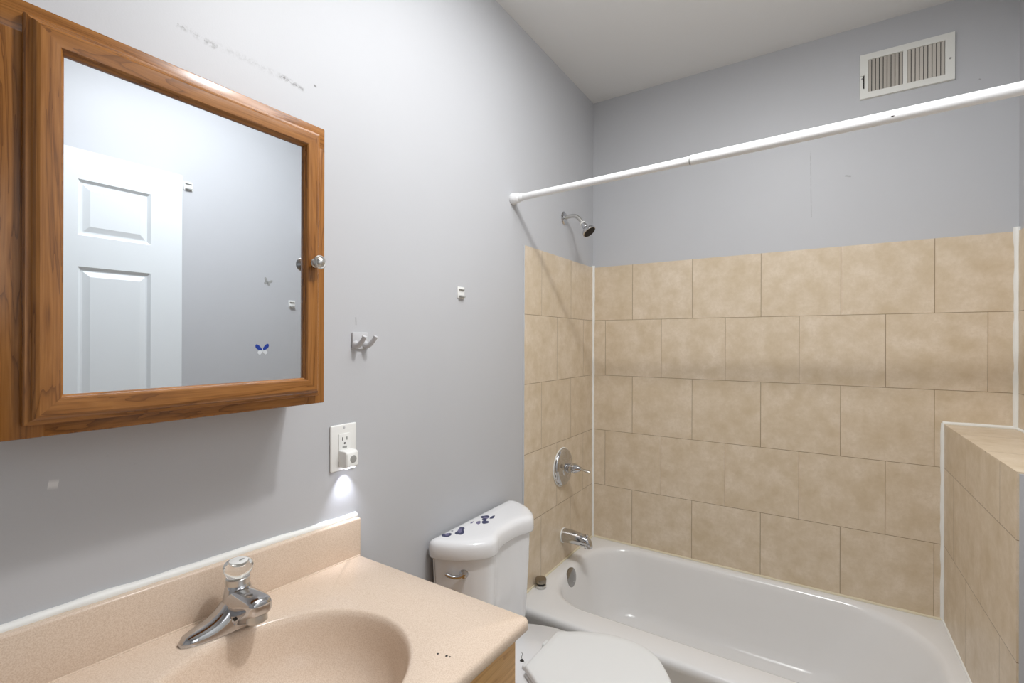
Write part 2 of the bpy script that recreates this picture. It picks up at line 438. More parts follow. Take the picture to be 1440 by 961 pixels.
# ------------------------------------------------------------------ bathtub
tub = thing('bathtub', 'white enamelled bathtub filling the tiled alcove', 'bathtub', (0.7, 1.955, 0))
TX0, TX1, TY0, TY1, TZ = EX + 0.001, LX - 0.001, 1.565, D - 0.001, 0.370
bm = B(); n = 12
def R4(x0, x1, y0, y1, r, z): return rrect(x0, x1, y0, y1, r, n, z)
rings = [R4(TX0, TX1, TY0 + 0.012, TY1, .004, 0.0), R4(TX0, TX1, TY0 + 0.008, TY1, .004, 0.30), R4(TX0, TX1, TY0 + 0.001, TY1, .004, 0.340),
         R4(TX0, TX1, TY0, TY1, .004, 0.352), R4(TX0, TX1, TY0 + 0.003, TY1, .004, 0.363), R4(TX0 + .001, TX1 - .001, TY0 + 0.010, TY1 - .001, .004, 0.3685),
         R4(TX0 + .004, TX1 - .004, TY0 + 0.020, TY1 - .004, .004, TZ)]
ix0, ix1, iy0, iy1 = 0.062, 1.345, 1.688, 2.302
rr = [.26, .20, .20, .26]
def rin(d0, d1, dy0, dy1, z, rs=1.0): return R4(ix0 + d0, ix1 - d1, iy0 + dy0, iy1 - dy1, [r * rs for r in rr], z)
rings += [rin(-.014, -.014, -.016, -.012, TZ - .0005, 1.02), rin(-.004, -.004, -.005, -.004, TZ - .004), rin(.005, .006, .004, .003, TZ - .013), rin(.011, .014, .009, .007, TZ - .028),
          rin(.030, .060, .022, .020, 0.25, .97), rin(.050, .110, .034, .034, 0.17, .93), rin(.068, .150, .046, .048, 0.115, .88),
          rin(.086, .185, .062, .064, 0.085, .80), rin(.112, .225, .085, .085, 0.070, .7), rin(.16, .29, .12, .12, 0.063, .55), rin(.3, .45, .2, .2, 0.060, .3)]
loft(bm, rings)
obj('tub_body', bm, M['enamel'], tub, smooth=50)
# overflow plate and drain
bm = B(); lathe(bm, (0.072, 1.945, 0.336), (1, 0, 0.16), [(-0.004, 0.040), (0.004, 0.041), (0.007, 0.037), (0.010, 0.028), (0.012, 0.012), (0.0122, 0.0)], 36)
ov = obj('overflow_plate', bm, M['dull_chrome'], tub)
bm = B(); lathe(bm, (0.084, 1.945, 0.322), (1, 0, 0.16), [(-0.003, 0.004), (0.0015, 0.004), (0.002, 0.0)], 14); obj('screw', bm, M['nickel'], ov)
bm = B(); lathe(bm, (0.27, 1.955, 0.062), (0, 0, 1), [(-0.003, 0.034), (0.002, 0.034), (0.003, 0.028), (0.0015, 0.02), (0.001, 0.0)], 30); obj('drain', bm, M['chrome'], tub)
# loose stopper on the corner of the rim
st = thing('bath_stopper', 'small round metal drain stopper standing on the tub corner by the toilet', 'stopper', (0.034, 1.735, TZ))
sx, sy = 0.034, 1.735
bm = B(); lathe(bm, (sx, sy, TZ), (0, 0, 1), [(0, 0.019), (0.001, 0.022), (0.013, 0.023), (0.016, 0.018), (0.017, 0.0)], 32); obj('stopper_base', bm, M['nickel'], st)
bm = B(); lathe(bm, (sx, sy, TZ + 0.016), (0, 0, 1), [(0, 0.010), (0.0, 0.0195), (0.006, 0.0195), (0.007, 0.01)], 32); obj('gasket', bm, M['black_rubber'], st)
bm = B(); lathe(bm, (sx, sy, TZ + 0.022), (0, 0, 1), [(0, 0.014), (0.001, 0.0225), (0.014, 0.0235), (0.017, 0.022), (0.018, 0.017), (0.0175, 0.0)], 32); obj('cap', bm, M['pewter'], st)

# ------------------------------------------------------------------ tub fittings
t = thing('tub_spout', 'chrome tub spout on the tiled wall above the bathtub', 'spout', (EX, 2.0, 0.49))
bm = B(); lathe(bm, (EX, 2.0, 0.492), (1, 0, 0), [(0, 0.0), (0, 0.034), (0.005, 0.034), (0.006, 0.028), (0.006, 0.0)], 32); obj('wall_ring', bm, M['caulk'], t)
bm = B(); tube(bm, [(EX + .004, 2.0, .494), (.05, 2.0, .494), (.095, 2.0, .491), (.120, 2.0, .485), (.130, 2.0, .472), (.132, 2.0, .462)], [.031, .0305, .0275, .024, .0205, .019], 28)
obj('spout_body', bm, M['chrome'], t, smooth=50)
bm = B(); lathe(bm, (.120, 2.0, .500), (0.15, 0, 1), [(0, .004), (.012, .004), (.013, .008), (.019, .008), (.021, .005), (.021, 0)], 20); obj('diverter_knob', bm, M['chrome'], t)

t = thing('tub_valve', 'round chrome tub valve with lever handle on the tiled wall', 'valve', (EX, 1.985, 0.815))
c = (EX, 1.985, 0.815)
bm = B(); lathe(bm, c, (1, 0, 0), [(0, 0), (0, .088), (.002, .090), (.004, .0895), (.0045, .086)], 56); obj('gasket_ring', bm, M['caulk'], t)
bm = B(); lathe(bm, c, (1, 0, 0), [(.002, .0), (.002, .086), (.008, .086), (.014, .083), (.019, .076), (.023, .062), (.025, .046), (.028, .040), (.031, .034), (.0315, .0)], 56); obj('escutcheon', bm, M['chrome'], t)
bm = B(); lathe(bm, (EX + .030, 1.985, .815), (1, 0, 0.05), [(0, .022), (.025, .022), (.027, .019), (.03, .023), (.040, .022), (.062, .011), (.066, .010), (.068, 0)], 32)
h = obj('handle', bm, M['chrome'], t)
bm = B(); tube(bm, [(.078, 1.985, .819), (.096, 1.985, .818), (.116, 1.985, .815), (.134, 1.985, .812), (.146, 1.985, .811)], [.006, .006, .0095, .0105, .006], 18, flat=.55); obj('lever', bm, M['nickel'], h)

t = thing('shower', 'chrome shower head on a bent arm above the tiles', 'shower', (0, 2.007, 1.975))
bm = B(); lathe(bm, (0, 2.007, 1.977), (1, 0, 0), [(0, 0), (0, .030), (.002, .031), (.006, .026), (.010, .014), (.011, 0)], 36); obj('flange', bm, M['chrome'], t)
bm = B(); tube(bm, [(.004, 2.007, 1.977), (.035, 2.007, 1.982), (.062, 2.007, 1.978), (.085, 2.005, 1.957), (.098, 2.004, 1.938)], .0085, 18); obj('shower_arm', bm, M['nickel'], t)
ax = Vector((.62, -.05, -.78)).normalized(); p0 = Vector((.094, 2.0045, 1.943))
bm = B(); lathe(bm, p0, ax, [(0, .010), (.002, .0125), (.007, .0125), (.008, .010)], 24); obj('thread_tape', bm, M['caulk'], t)
bm = B(); lathe(bm, p0 + ax * .006, ax, [(0, .0105), (.012, .0125), (.018, .0145), (.024, .013), (.030, .016), (.038, .026), (.044, .0315), (.052, .033), (.055, .0315), (.0555, .029)], 40); obj('head_shell', bm, M['chrome'], t)
bm = B(); lathe(bm, p0 + ax * .058, ax, [(0, .02), (.001, .0305), (.004, .029), (.0045, 0)], 36); obj('spray_face', bm, M['dark'], t)

# ------------------------------------------------------------------ shower rod
t = thing('shower_rod', 'white telescoping shower curtain rod across the tub alcove', 'curtain rod', (0, 1.555, 1.953))
A_, Bv = Vector((0, 1.557, 1.953)), Vector((W, 1.553, 1.990)); dr = (Bv - A_); u_ = dr / dr.x
at = lambda x: A_ + u_ * x
bm = B(); tube(bm, [at(.004), at(.70)], .0127, 28); obj('inner_tube', bm, M['rod'], t)
bm = B(); lathe(bm, at(.668), u_, [(0, .0125), (0, .0150), (.0015, .0154), (W - .668 - .004, .0154), (W - .668 - .004, .0)], 32); ot = obj('outer_tube', bm, M['rod'], t)
bm = B(); lathe(bm, at(.664), u_, [(0, .0128), (0, .0140), (.0045, .0140), (.0045, .0128)], 28); obj('joint_ring', bm, M['decal_grey'], t)
bm = B(); tube(bm, [at(1.160) + Vector((-.0014, -.0140, -.0050)), at(1.164) + Vector((-.0014, -.01395, -.0047)), at(1.169) + Vector((-.0014, -.0140, -.0046))], [.0006, .0016, .0006], 10); obj('chip', bm, M['dark'], ot)
bm = B(); lathe(bm, at(0), u_, [(0, .0), (0, .0205), (.003, .022), (.012, .021), (.030, .0185), (.034, .0150), (.050, .0142), (.052, .0127)], 32); obj('end_cap', bm, M['rod'], t)
bm = B(); lathe(bm, at(W), -u_, [(0, .0), (0, .0205), (.003, .022), (.012, .021), (.030, .0185), (.034, .0165)], 32); obj('end_cap', bm, M['rod'], t)

# ------------------------------------------------------------------ toilet
TYC = 1.304
TKC = 1.294
DZ = 0.012
toilet = thing('toilet', 'white toilet with closed lid standing between vanity and bathtub', 'toilet', (0.35, TYC, 0))
half = [(0, .152), (.035, .153), (.066, .159), (.096, .169), (.120, .170), (.148, .157), (.178, .132), (.206, .095), (.223, .055), (.226, .028), (.216, .012)]
def tank_outline(inset=0.0, z=0.0, sub=5, sx=1.0):
    pts = [(.012 + (x - .012) * 1.08, o * 1.0) for o, x in half]
    right = catmull([(x, o, 0) for x, o in pts], sub)
    left = [Vector((p.x, -p.y, 0)) for p in reversed(right)][:-1]
    loop = right + left
    cen = Vector((.085, 0, 0)); out = []
    n_ = len(loop)
    for i, p in enumerate(loop):
        tng = loop[(i + 1) % n_] - loop[i - 1]; nr = Vector((tng.y, -tng.x, 0)).normalized()
        if nr.dot(p - cen) < 0 and abs(p.y) > .1: nr = -nr
        if abs(p.y) <= .1: nr = Vector((1, 0, 0)) if p.x > .1 else Vector((-1, 0, 0))
        q = p - nr * inset
        q.y *= sx
        q.x = max(q.x, .011)
        out.append(Vector((q.x, TKC + q.y, z)))
    return out
bm = B()
loft(bm, [tank_outline(.040, .412, sx=.86), tank_outline(.030, .424, sx=.88), tank_outline(.022, .46, sx=.91), tank_outline(.016, .61, sx=.955), tank_outline(.0125, .754, sx=.985)])
tank = obj('tank', bm, M['porcelain'], toilet, smooth=60)
def shrink(d, z):
    return [Vector((.088 + (p.x - .088) * (1 - d / .078), TKC + (p.y - TKC) * (1 - d / .22), z)) for p in tank_outline(.005, z)]
bm = B()
loft(bm, [tank_outline(.009, .746), tank_outline(.002, .747), tank_outline(0, .751), tank_outline(0, .776), tank_outline(.001, .783), tank_outline(.003, .790), shrink(.004, .7955), shrink(.010, .7990), shrink(.020, .8006), shrink(.042, .8012)])
lid = obj('tank_lid', bm, M['porcelain'], toilet, smooth=60)
# remains of two butterfly stickers on the lid
def blob(bm, cx, cy, rx, ry, ang, z, th=.0006, n=18, seed=0, wob=.22):
    rnd = random.Random(seed); k1, k2 = rnd.uniform(0, 6), rnd.uniform(0, 6)
    ca, sa = math.cos(ang), math.sin(ang); ring = []
    if rx > .0035: rx *= 1.22; ry *= 1.15
    for k in range(n):
        a = 2 * PI * k / n; r = 1 + wob * math.sin(2 * a + k1) * .6 + wob * math.sin(3 * a + k2) * .5
        x, y = rx * r * math.cos(a), ry * r * math.sin(a)
        ring.append((cx + x * ca - y * sa, cy + x * sa + y * ca))
    loft(bm, [[Vector((p[0], p[1], z)) for p in ring], [Vector((p[0], p[1], z + th)) for p in ring]])
ZL = .8007
def decal(label, navy, violet):
    bm = B(); blob(bm, *navy[0][:5], ZL, seed=navy[0][5])
    d = obj('butterfly_decal', bm, M['decal_navy'], lid); d['label'] = label
    for mat, lst in (('decal_navy', navy[1:]), ('decal_violet', violet)):
        for k in lst:
            bm = B(); blob(bm, *k[:5], ZL + (.0003 if mat == 'decal_violet' else 0), seed=k[5]); obj('wing_print', bm, M[mat], d)
decal('navy butterfly sticker remains nearer the vanity',
      [(.066, 1.160, .010, .019, .35, 3), (.045, 1.122, .011, .014, .5, 1), (.038, 1.156, .0028, .0028, 0, 2), (.053, 1.186, .006, .014, .8, 4)],
      [(.058, 1.170, .006, .014, .5, 5), (.043, 1.126, .006, .008, .5, 6)])
decal('violet and navy butterfly sticker remains in the middle of the lid',
      [(.082, 1.272, .009, .014, .4, 7), (.056, 1.308, .011, .015, .8, 8), (.077, 1.320, .005, .015, .1, 9), (.066, 1.290, .006, .010, .6, 13)],
      [(.060, 1.304, .006, .009, .9, 11), (.066, 1.256, .006, .012, .3, 12), (.048, 1.245, .003, .010, .2, 14)])
# flush lever on the end of the tank facing the vanity
lp = Vector((.112, 1.122, .702)); ln = Vector((.62, -.78, 0)).normalized()
bm = B(); lathe(bm, lp - ln * .006, ln, [(0, .017), (.008, .0172), (.011, .015), (.016, .010), (.024, .0085), (.028, .006), (.029, 0)], 26)
lv = obj('flush_lever', bm, M['chrome'], toilet)
tg = Vector((-.78, -.62, 0)).normalized()
bm = B(); q = lp + ln * .016
tube(bm, [q, q + tg * .015 + Vector((0, 0, -.004)), q + tg * .032 + Vector((0, 0, -.003)), q + tg * .048 + Vector((0, 0, .004)), q + tg * .055 + Vector((0, 0, .006))], [.0065, .006, .0055, .0065, .004], 16); obj('lever_arm', bm, M['chrome'], lv)
# bowl
hw = [(.0, .101), (.037, .125), (.077, .150), (.145, .179), (.207, .188), (.264, .183), (.317, .156), (.349, .121), (.384, .068), (.397, .025)]
def seat_outline(inset, z, x0=.277, sub=5, sq=1.0):
    r = catmull([(x0 + t_, h_ * sq, 0) for t_, h_ in hw], sub)
    loop = r + [Vector((p.x, -p.y, 0)) for p in reversed(r)]
    cen = Vector((x0 + .19, 0, 0)); out = []
    for p in loop:
        v = p - cen; L = v.length; q = cen + v * ((L - inset) / L)
        out.append(Vector((q.x, TYC + q.y, z)))
    return out
def bowl_ring(x0, x1, wb, wf, z, n_=40):
    """egg between x0 and x1, half widths wb near the back, wf near the front"""
    out = []
    for k in range(n_):
        a = 2 * PI * k / n_; cx = (x0 + x1) / 2; rx = (x1 - x0) / 2
        s, c_ = math.sin(a), math.cos(a)
        wd = wf if c_ > 0 else wf + (wb - wf) * (-c_)
        e = 1 if c_ > 0 else .55
        out.append(Vector((cx + rx * math.copysign(abs(c_) ** e, c_), TYC + wd * math.copysign(abs(s) ** (1 if c_ > 0 else .8), s), z)))
    return out
bm = B()
loft(bm, [bowl_ring(.14, .55, .10, .105, 0), bowl_ring(.14, .55, .10, .105, .02), bowl_ring(.15, .52, .095, .09, .06), bowl_ring(.13, .52, .095, .095, .16), bowl_ring(.07, .57, .10, .13, .26),
          bowl_ring(.035, .63, .105, .165, .34), bowl_ring(.03, .652, .110, .178, .382), bowl_ring(.03, .655, .112, .180, .398), bowl_ring(.036, .648, .108, .175, .404)])
obj('bowl', bm, M['porcelain'], toilet, smooth=60)
bm = B(); loft(bm, [seat_outline(.006, .405), seat_outline(.001, .408), seat_outline(0, .414), seat_outline(.004, .4195)]); obj('seat', bm, M['seat_plastic'], toilet, smooth=60)
bm = B(); loft(bm, [seat_outline(.004, .420), seat_outline(0, .423), seat_outline(0, .433), seat_outline(.003, .4385), seat_outline(.008, .4405), seat_outline(.03, .4412), seat_outline(.08, .4415)]); obj('seat_lid', bm, M['seat_plastic'], toilet, smooth=60)
for s in (-1, 1):
    bm = B(); box(bm, .252, .284, TYC + s * .062 - .015, TYC + s * .062 + .015, .402, .417, .005, 3); obj('hinge', bm, M['seat_plastic'], toilet)
bm = B(); blob(bm, .232, 1.262, .006, .006, 0, .4036, seed=30)
tube(bm, [(.226, 1.270, .4043), (.221, 1.279, .4043), (.218, 1.288, .4043), (.211, 1.295, .4043)], .0008, 6)
x_ = obj('stain', bm, M['dark'], toilet); x_['label'] = 'small dark speck and hair on the rim'

# ------------------------------------------------------------------ vanity
TILT = -0.042                                  # the worktop is visibly out of level
def lev(y): return TILT * (y - 0.82)
van = thing('vanity_cabinet', 'oak bathroom vanity cabinet under the beige sink top', 'vanity', (0.26, 0.43, 0))
VY0, VY1, VXF, VT = 0.075, 0.800, 0.500, 0.826
def shear(bm, zmin=0.6):
    for v in bm.verts:
        if v.co.z > zmin: v.co.z += lev(v.co.y)
bm = B()
box(bm, .0, VXF - .02, VY1 - .018, VY1, 0.0, VT, mi=1); box(bm, .0, VXF - .02, VY0, VY0 + .018, 0.0, VT, mi=1)
box(bm, .0, VXF - .02, VY0, VY1, 0.09, 0.106, mi=0); box(bm, VXF - .08, VXF - .065, VY0, VY1, 0.0, 0.09, mi=0)
shear(bm); obj('carcass', bm, [M['oak_h'], M['oak_v']], van, smooth=0)
bm = B()
box(bm, VXF - .02, VXF, VY0, VY1, VT - .16, VT, .0015, mi=0); box(bm, VXF - .02, VXF, VY0, VY1, .09, .13, .0015, mi=0)
for a in (VY0, (VY0 + VY1) / 2 - .02, VY1 - .04): box(bm, VXF - .02, VXF, a, a + .04, .13, VT - .16, .001, mi=1)
shear(bm); obj('face_frame', bm, [M['oak_h'], M['oak_v']], van)
for (a, b_, ky) in ((VY0 + .025, (VY0 + VY1) / 2 - .006, -1), ((VY0 + VY1) / 2 + .006, VY1 - .025, 1)):
    bm = B()
    z0, z1 = .115, VT - .15
    for (p, q, r, s, mi) in ((a, a + .055, z0, z1, 1), (b_ - .055, b_, z0, z1, 1), (a + .055, b_ - .055, z0, z0 + .055, 0), (a + .055, b_ - .055, z1 - .055, z1, 0)):
        box(bm, VXF + .001, VXF + .019, p, q, r, s, .002, mi=mi)
    box(bm, VXF + .004, VXF + .012, a + .05, b_ - .05, z0 + .05, z1 - .05, mi=1)
    dd = obj('cabinet_door', bm, [M['oak_h'], M['oak_v']], van)
    ky_ = b_ - .028 if ky < 0 else a + .028
    bm = B(); lathe(bm, (VXF + .019, ky_, z1 - .09), (1, 0, 0), [(0, .008), (.012, .006), (.016, .014), (.022, .0155), (.027, .010), (.028, 0)], 24); obj('knob', bm, M['nickel'], dd)

top = thing('sink_top', 'speckled beige sink top with moulded oval basin and backsplash', 'countertop', (0.26, 0.44, 0.85))
CX0, CX1, CY0, CY1, CZ, CT = .001, .527, .060, .812, .853, .026
SC, SA, SB = (.298, .438), .178, .206           # oval basin: centre, half depth (x), half length (y)
bm = B(); n = 16
NP = 4 * (n + 1)
def slab(d, z):
    """slab outline sampled at the same directions as the basin's oval"""
    x0, x1, y0, y1 = CX0, CX1 - d, CY0 + d, CY1 - d
    out = []
    for a in angs:
        c_, s_ = SA * math.cos(a), SB * math.sin(a)
        k = min((x1 - SC[0]) / c_ if c_ > 1e-9 else 1e9, (x0 - SC[0]) / c_ if c_ < -1e-9 else 1e9,
                (y1 - SC[1]) / s_ if s_ > 1e-9 else 1e9, (y0 - SC[1]) / s_ if s_ < -1e-9 else 1e9)
        p = Vector((SC[0] + c_ * k, SC[1] + s_ * k, z))
        for cx, cy, sx, sy in ((x1, y1, -1, -1), (x1, y0, -1, 1)):   # rounded front corners
            r = .012
            q = Vector((cx + sx * r, cy + sy * r, z))
            if (p.x - q.x) * sx < 0 and (p.y - q.y) * sy < 0:
                v = p - q; p = q + v * (r / v.length)
        out.append(p)
    return out
angs = sorted([2 * PI * k / 112 for k in range(112)] +
              [math.atan2((cy - SC[1]) / SB, (cx - SC[0]) / SA) % (2 * PI) + e * .012 for cx in (CX0, CX1) for cy in (CY0, CY1) for e in (-2, -1, 0, 1, 2)])
def oval(sx, sy, z, dx=0.0): return [Vector((SC[0] + dx + SA * sx * math.cos(a), SC[1] + SB * sy * math.sin(a), z)) for a in angs]
oin = slab
rings = [oin(.004, CZ - CT), oin(0, CZ - CT + .004), oin(0, CZ - .008), oin(.002, CZ - .003), oin(.007, CZ)]
# even the oval's points out between corner directions and regular spacing
rings += [oval(1.045, 1.04, CZ), oval(1.02, 1.018, CZ - .0008), oval(1.0, 1.0, CZ - .004), oval(.98, .982, CZ - .012), oval(.962, .967, CZ - .028),
          oval(.925, .94, CZ - .060), oval(.855, .88, CZ - .090), oval(.72, .76, CZ - .116), oval(.45, .48, CZ - .130), oval(.22, .22, CZ - .137), oval(.13, .12, CZ - .138)]
loft(bm, rings, caps=(False, True))
shear(bm); obj('basin_slab', bm, M['marble'], top, smooth=50)
bm = B(); box(bm, .001, .024, CY0, CY1 + .001, CZ - .004, CZ + .094, .004, 3)
bmesh.ops.subdivide_edges(bm, edges=[], cuts=1)
shear(bm); obj('backsplash', bm, M['marble'], top)
bm = B(); box(bm, .0235, .0285, CY0, CY1 - .004, CZ - .002, CZ + .0022, .0015, 2); shear(bm); obj('cove', bm, M['marble'], top)
rnd = random.Random(4); P = [Vector((.003, y, CZ + .096 + lev(y) + rnd.uniform(-.001, .001))) for y in [CY0 + (CY1 - CY0) * k / 24 for k in range(25)]]
bm = B(); tube(bm, P, [.0085 * rnd.uniform(.85, 1.15) for _ in P], n=12, sub=3); x_ = obj('caulk_bead', bm, M['caulk'], top); x_['label'] = 'white caulk line against the wall'
bm = B(); lathe(bm, (SC[0], SC[1], CZ - .138 + lev(SC[1])), (0, 0, 1), [(-.002, .024), (.002, .0235), (.003, .018), (.001, .012), (.001, 0)], 28); obj('drain', bm, M['chrome'], top)
bm = B(); blob(bm, .457, .618, .0018, .0018, 0, CZ + lev(.618), seed=21); blob(bm, .473, .622, .0022, .0018, .4, CZ + lev(.622), seed=22); blob(bm, .479, .6235, .0014, .0014, .4, CZ + lev(.6235), seed=23)
x_ = obj('stain', bm, M['dark'], top); x_['label'] = 'tiny dark specks on the worktop'

# faucet
FY, FX = .474, .086; FZ = CZ + lev(FY)
fa = thing('faucet', 'chrome single-knob faucet standing on the beige sink top', 'faucet', (FX, FY, FZ))
def frot(bm):
    for v in bm.verts: v.co.z += TILT * (v.co.y - FY)
bm = B(); rings = []
for k in range(25):
    s = -1 + 2 * k / 24; y = FY + s * (.098 if s < 0 else .052)
    e = max(0.0, 1 - abs(s) ** 2.4) ** .5
    hd = .006 + .021 * e                                            # half depth of the foot
    hgt = .006 + .018 * e + .040 * math.exp(-(s / .33) ** 2)        # rises into the middle column
    ring = []
    for j in range(17):
        a = PI * j / 16
        ring.append(Vector((FX + hd * math.copysign(abs(math.cos(a)) ** .75, math.cos(a)), y, FZ + .0005 + hgt * abs(math.sin(a)) ** .8)))
    rings.append(ring)
loft(bm, rings); frot(bm); obj('faucet_base', bm, M['chrome'], fa, smooth=60)
bm = B(); lathe(bm, (FX, FY, FZ), (0, 0, 1), [(.004, .033), (.02, .031), (.04, .0272), (.058, .0235), (.068, .0222), (.072, .0205), (.075, .0185), (.0755, 0)], 36); obj('column', bm, M['chrome'], fa)
bm = B(); rings = []
for (x, zc, hw_, hh) in ((-.005, .036, .025, .034), (.020, .037, .0255, .034), (.036, .040, .0250, .031), (.050, .045, .024, .0265), (.064, .050, .0228, .0210), (.075, .0525, .0212, .0170), (.082, .0525, .0185, .0140), (.085, .052, .012, .009)):
    rings.append([Vector((FX + x, FY + hw_ * math.copysign(abs(math.cos(a)) ** .7, math.cos(a)), FZ + zc + hh * math.copysign(abs(math.sin(a)) ** .7, math.sin(a)))) for a in [2 * PI * k / 28 for k in range(28)]])
loft(bm, rings); frot(bm); obj('spout', bm, M['chrome'], fa, smooth=60)
bm = B(); lathe(bm, (FX + .063, FY, FZ + .052), (.12, 0, -1), [(0, .0165), (.014, .0168), (.016, .0172), (.028, .0172), (.029, .014), (.029, 0)], 28); obj('aerator', bm, M['nickel'], fa)
bm = B(); lathe(bm, (FX, FY, FZ + .074), (0, 0, 1), [(0, .0175), (.001, .020), (.012, .0205), (.014, .019), (.015, .017)], 36)
kn = obj('collar', bm, M['nickel'], fa)
bm = B(); lathe(bm, (FX, FY, FZ + .0855), (.06, 0, 1), [(0, 0.0), (0, .0170), (.003, .0185), (.009, .022), (.015, .0248), (.022, .0253), (.027, .0235), (.030, .020), (.031, .016), (.0302, 0)], 40); knb = obj('knob', bm, M['acrylic'], fa, smooth=50); knb['label'] = 'clear acrylic knob'
bm = B(); lathe(bm, (FX + .002, FY, FZ + .1160), (.06, 0, 1), [(0, 0), (0, .0155), (.0015, .0158), (.0022, .0145), (.0022, 0)], 32); cp = obj('cap', bm, M['plastic'], knb)
bm = B(); blob(bm, FX + .005, FY + .004, .003, .005, .4, FZ + .1183, th=.0004, seed=2); obj('temperature_mark', bm, M['decal_grey'], cp)
bm = B(); lathe(bm, (FX + .038, FY - .0232, FZ + .030), (.1, -1, -.1), [(-.004, .0035), (.003, .0032), (.0032, 0)], 14); obj('pop_up_hole', bm, M['black_rubber'], fa)

# ------------------------------------------------------------------ mirror cabinet
cab = thing('medicine_cabinet', 'brown wooden medicine cabinet with mirror door on the left wall', 'cabinet', (0.06, 0.39, 1.268))
KY0, KY1, KZ0, KZ1, KX = .153, .632, 1.268, 1.848, .124
bm = B()
fw = .045
box(bm, 0.0005, KX - .014, KY0 + .004, KY1 - .004, KZ0 + .004, KZ1 - .004, 0, mi=0)
box(bm, KX - .016, KX, KY0, KY0 + fw, KZ0, KZ1 - fw + .003, .0025, 2, mi=0); box(bm, KX - .016, KX, KY1 - fw, KY1, KZ0, KZ1 - fw + .003, .0025, 2, mi=0)
box(bm, KX - .016, KX - .0002, KY0 + fw - .002, KY1 - fw + .002, KZ0, KZ0 + fw, .0025, 2, mi=1); box(bm, KX - .016, KX - .0002, KY0, KY1, KZ1 - fw, KZ1, .0025, 2, mi=1)
obj('carcass', bm, [M['wood_v'], M['wood_h']], cab)
QY0, QY1, QZ0, QZ1 = .175, .613, 1.286, 1.828
prof = [(.010, 0.000), (.001, .0005), (.0, .002), (.0, .009), (.0015, .0115), (.005, .0125), (.0065, .0135), (.0075, .0165), (.010, .0195), (.0135, .0215), (.018, .022), (.030, .022), (.0335, .0212), (.0355, .0190), (.0365, .0150), (.0385, .0130), (.039, .006), (.010, .0)]
bm = B()
loops = []
for d_, h_ in prof:
    loops.append([bm.verts.new(v) for v in ((KX + h_, QY0 + d_, QZ0 + d_), (KX + h_, QY1 - d_, QZ0 + d_), (KX + h_, QY1 - d_, QZ1 - d_), (KX + h_, QY0 + d_, QZ1 - d_))])
for a, b_ in zip(loops, loops[1:]):
    for k in range(4):
        f = bm.faces.new((a[k], a[(k + 1) % 4], b_[(k + 1) % 4], b_[k])); f.material_index = 1 if k in (0, 2) else 0
fr = obj('mirror_door', bm, [M['wood_v'], M['wood_h']], cab, smooth=20)
bm = B(); box(bm, KX + .005, KX + .009, QY0 + .030, QY1 - .030, QZ0 + .030, QZ1 - .030); obj('mirror_glass', bm, M['mirror'], fr, smooth=0)
bm = B(); lathe(bm, (KX + .0215, .5935, 1.557), (1, 0, 0), [(0, .0085), (.001, .009), (.003, .007), (.010, .006), (.013, .011), (.015, .0135), (.018, .0140), (.020, .0120), (.0195, .0095), (.022, .008), (.024, .005), (.0245, 0)], 36); obj('knob', bm, M['nickel'], fr)

# ------------------------------------------------------------------ wall fittings
ol = thing('wall_outlet', 'white outlet cover with sockets beneath the mirror cabinet', 'outlet', (0, .7735, 1.132))
bm = B(); box(bm, 0, .0065, .735, .812, 1.075, 1.190, .0035, 3); pl = obj('cover_plate', bm, M['plastic'], ol)
bm = B(); box(bm, .005, .0085, .757, .791, 1.099, 1.167, .001, 2); rc = obj('receptacle', bm, M['plastic'], ol)
bm = B(); box(bm, .0083, .0089, .7665, .7685, 1.150, 1.1585); box(bm, .0083, .0089, .7795, .7815, 1.1505, 1.1580); lathe(bm, (.0083, .774, 1.1425), (1, 0, 0), [(0, 0), (0, .0026), (.0006, .0026), (.0006, 0)], 14); obj('slots', bm, M['dark'], rc)
bm = B(); box(bm, .0083, .0092, .7675, .7805, 1.1305, 1.1355, .0003, 1); obj('reset_button', bm, M['decal_grey'], rc)
for z in (1.083, 1.1815):
    bm = B(); lathe(bm, (.006, .7735, z), (1, 0, 0), [(0, .003), (.0012, .0028), (.0014, 0)], 14); obj('screw', bm, M['grey_plastic'], pl)
nl = thing('night_light', 'small white plug-in night light glowing in the lower socket of the outlet', 'night light', (.0085, .775, 1.09))
bm = B()
def nlr(x, a, b_, c_, d_, r): return [Vector((x, p.x, p.y)) for p in rrect(a, b_, c_, d_, r, 5)]
loft(bm, [nlr(.0090, .757, .794, 1.0845, 1.127, .003), nlr(.028, .757, .794, 1.085, 1.127, .003), nlr(.0345, .7575, .7935, 1.087, 1.1245, .004), nlr(.037, .760, .791, 1.0895, 1.1215, .004)])
nb = obj('light_body', bm, M['plastic'], nl)
bm = B(); lathe(bm, (.0365, .7775, 1.106), (1, 0, 0), [(0, .0095), (.0010, .0095), (.0012, .0085), (.0012, 0)], 28); obj('sensor', bm, M['decal_grey'], nb)
bm = B(); box(bm, .0125, .030, .762, .789, 1.0825, 1.0852, .0008, 1); obj('diffuser', bm, M['led'], nb)
sp = lamp('night_lamp', 'SPOT', (.022, .7755, 1.0810), 1.0, (0.82, 0.86, 1.0), rot=(0, math.radians(11), 0), spot_size=math.radians(78), spot_blend=1.0, shadow_soft_size=.004)

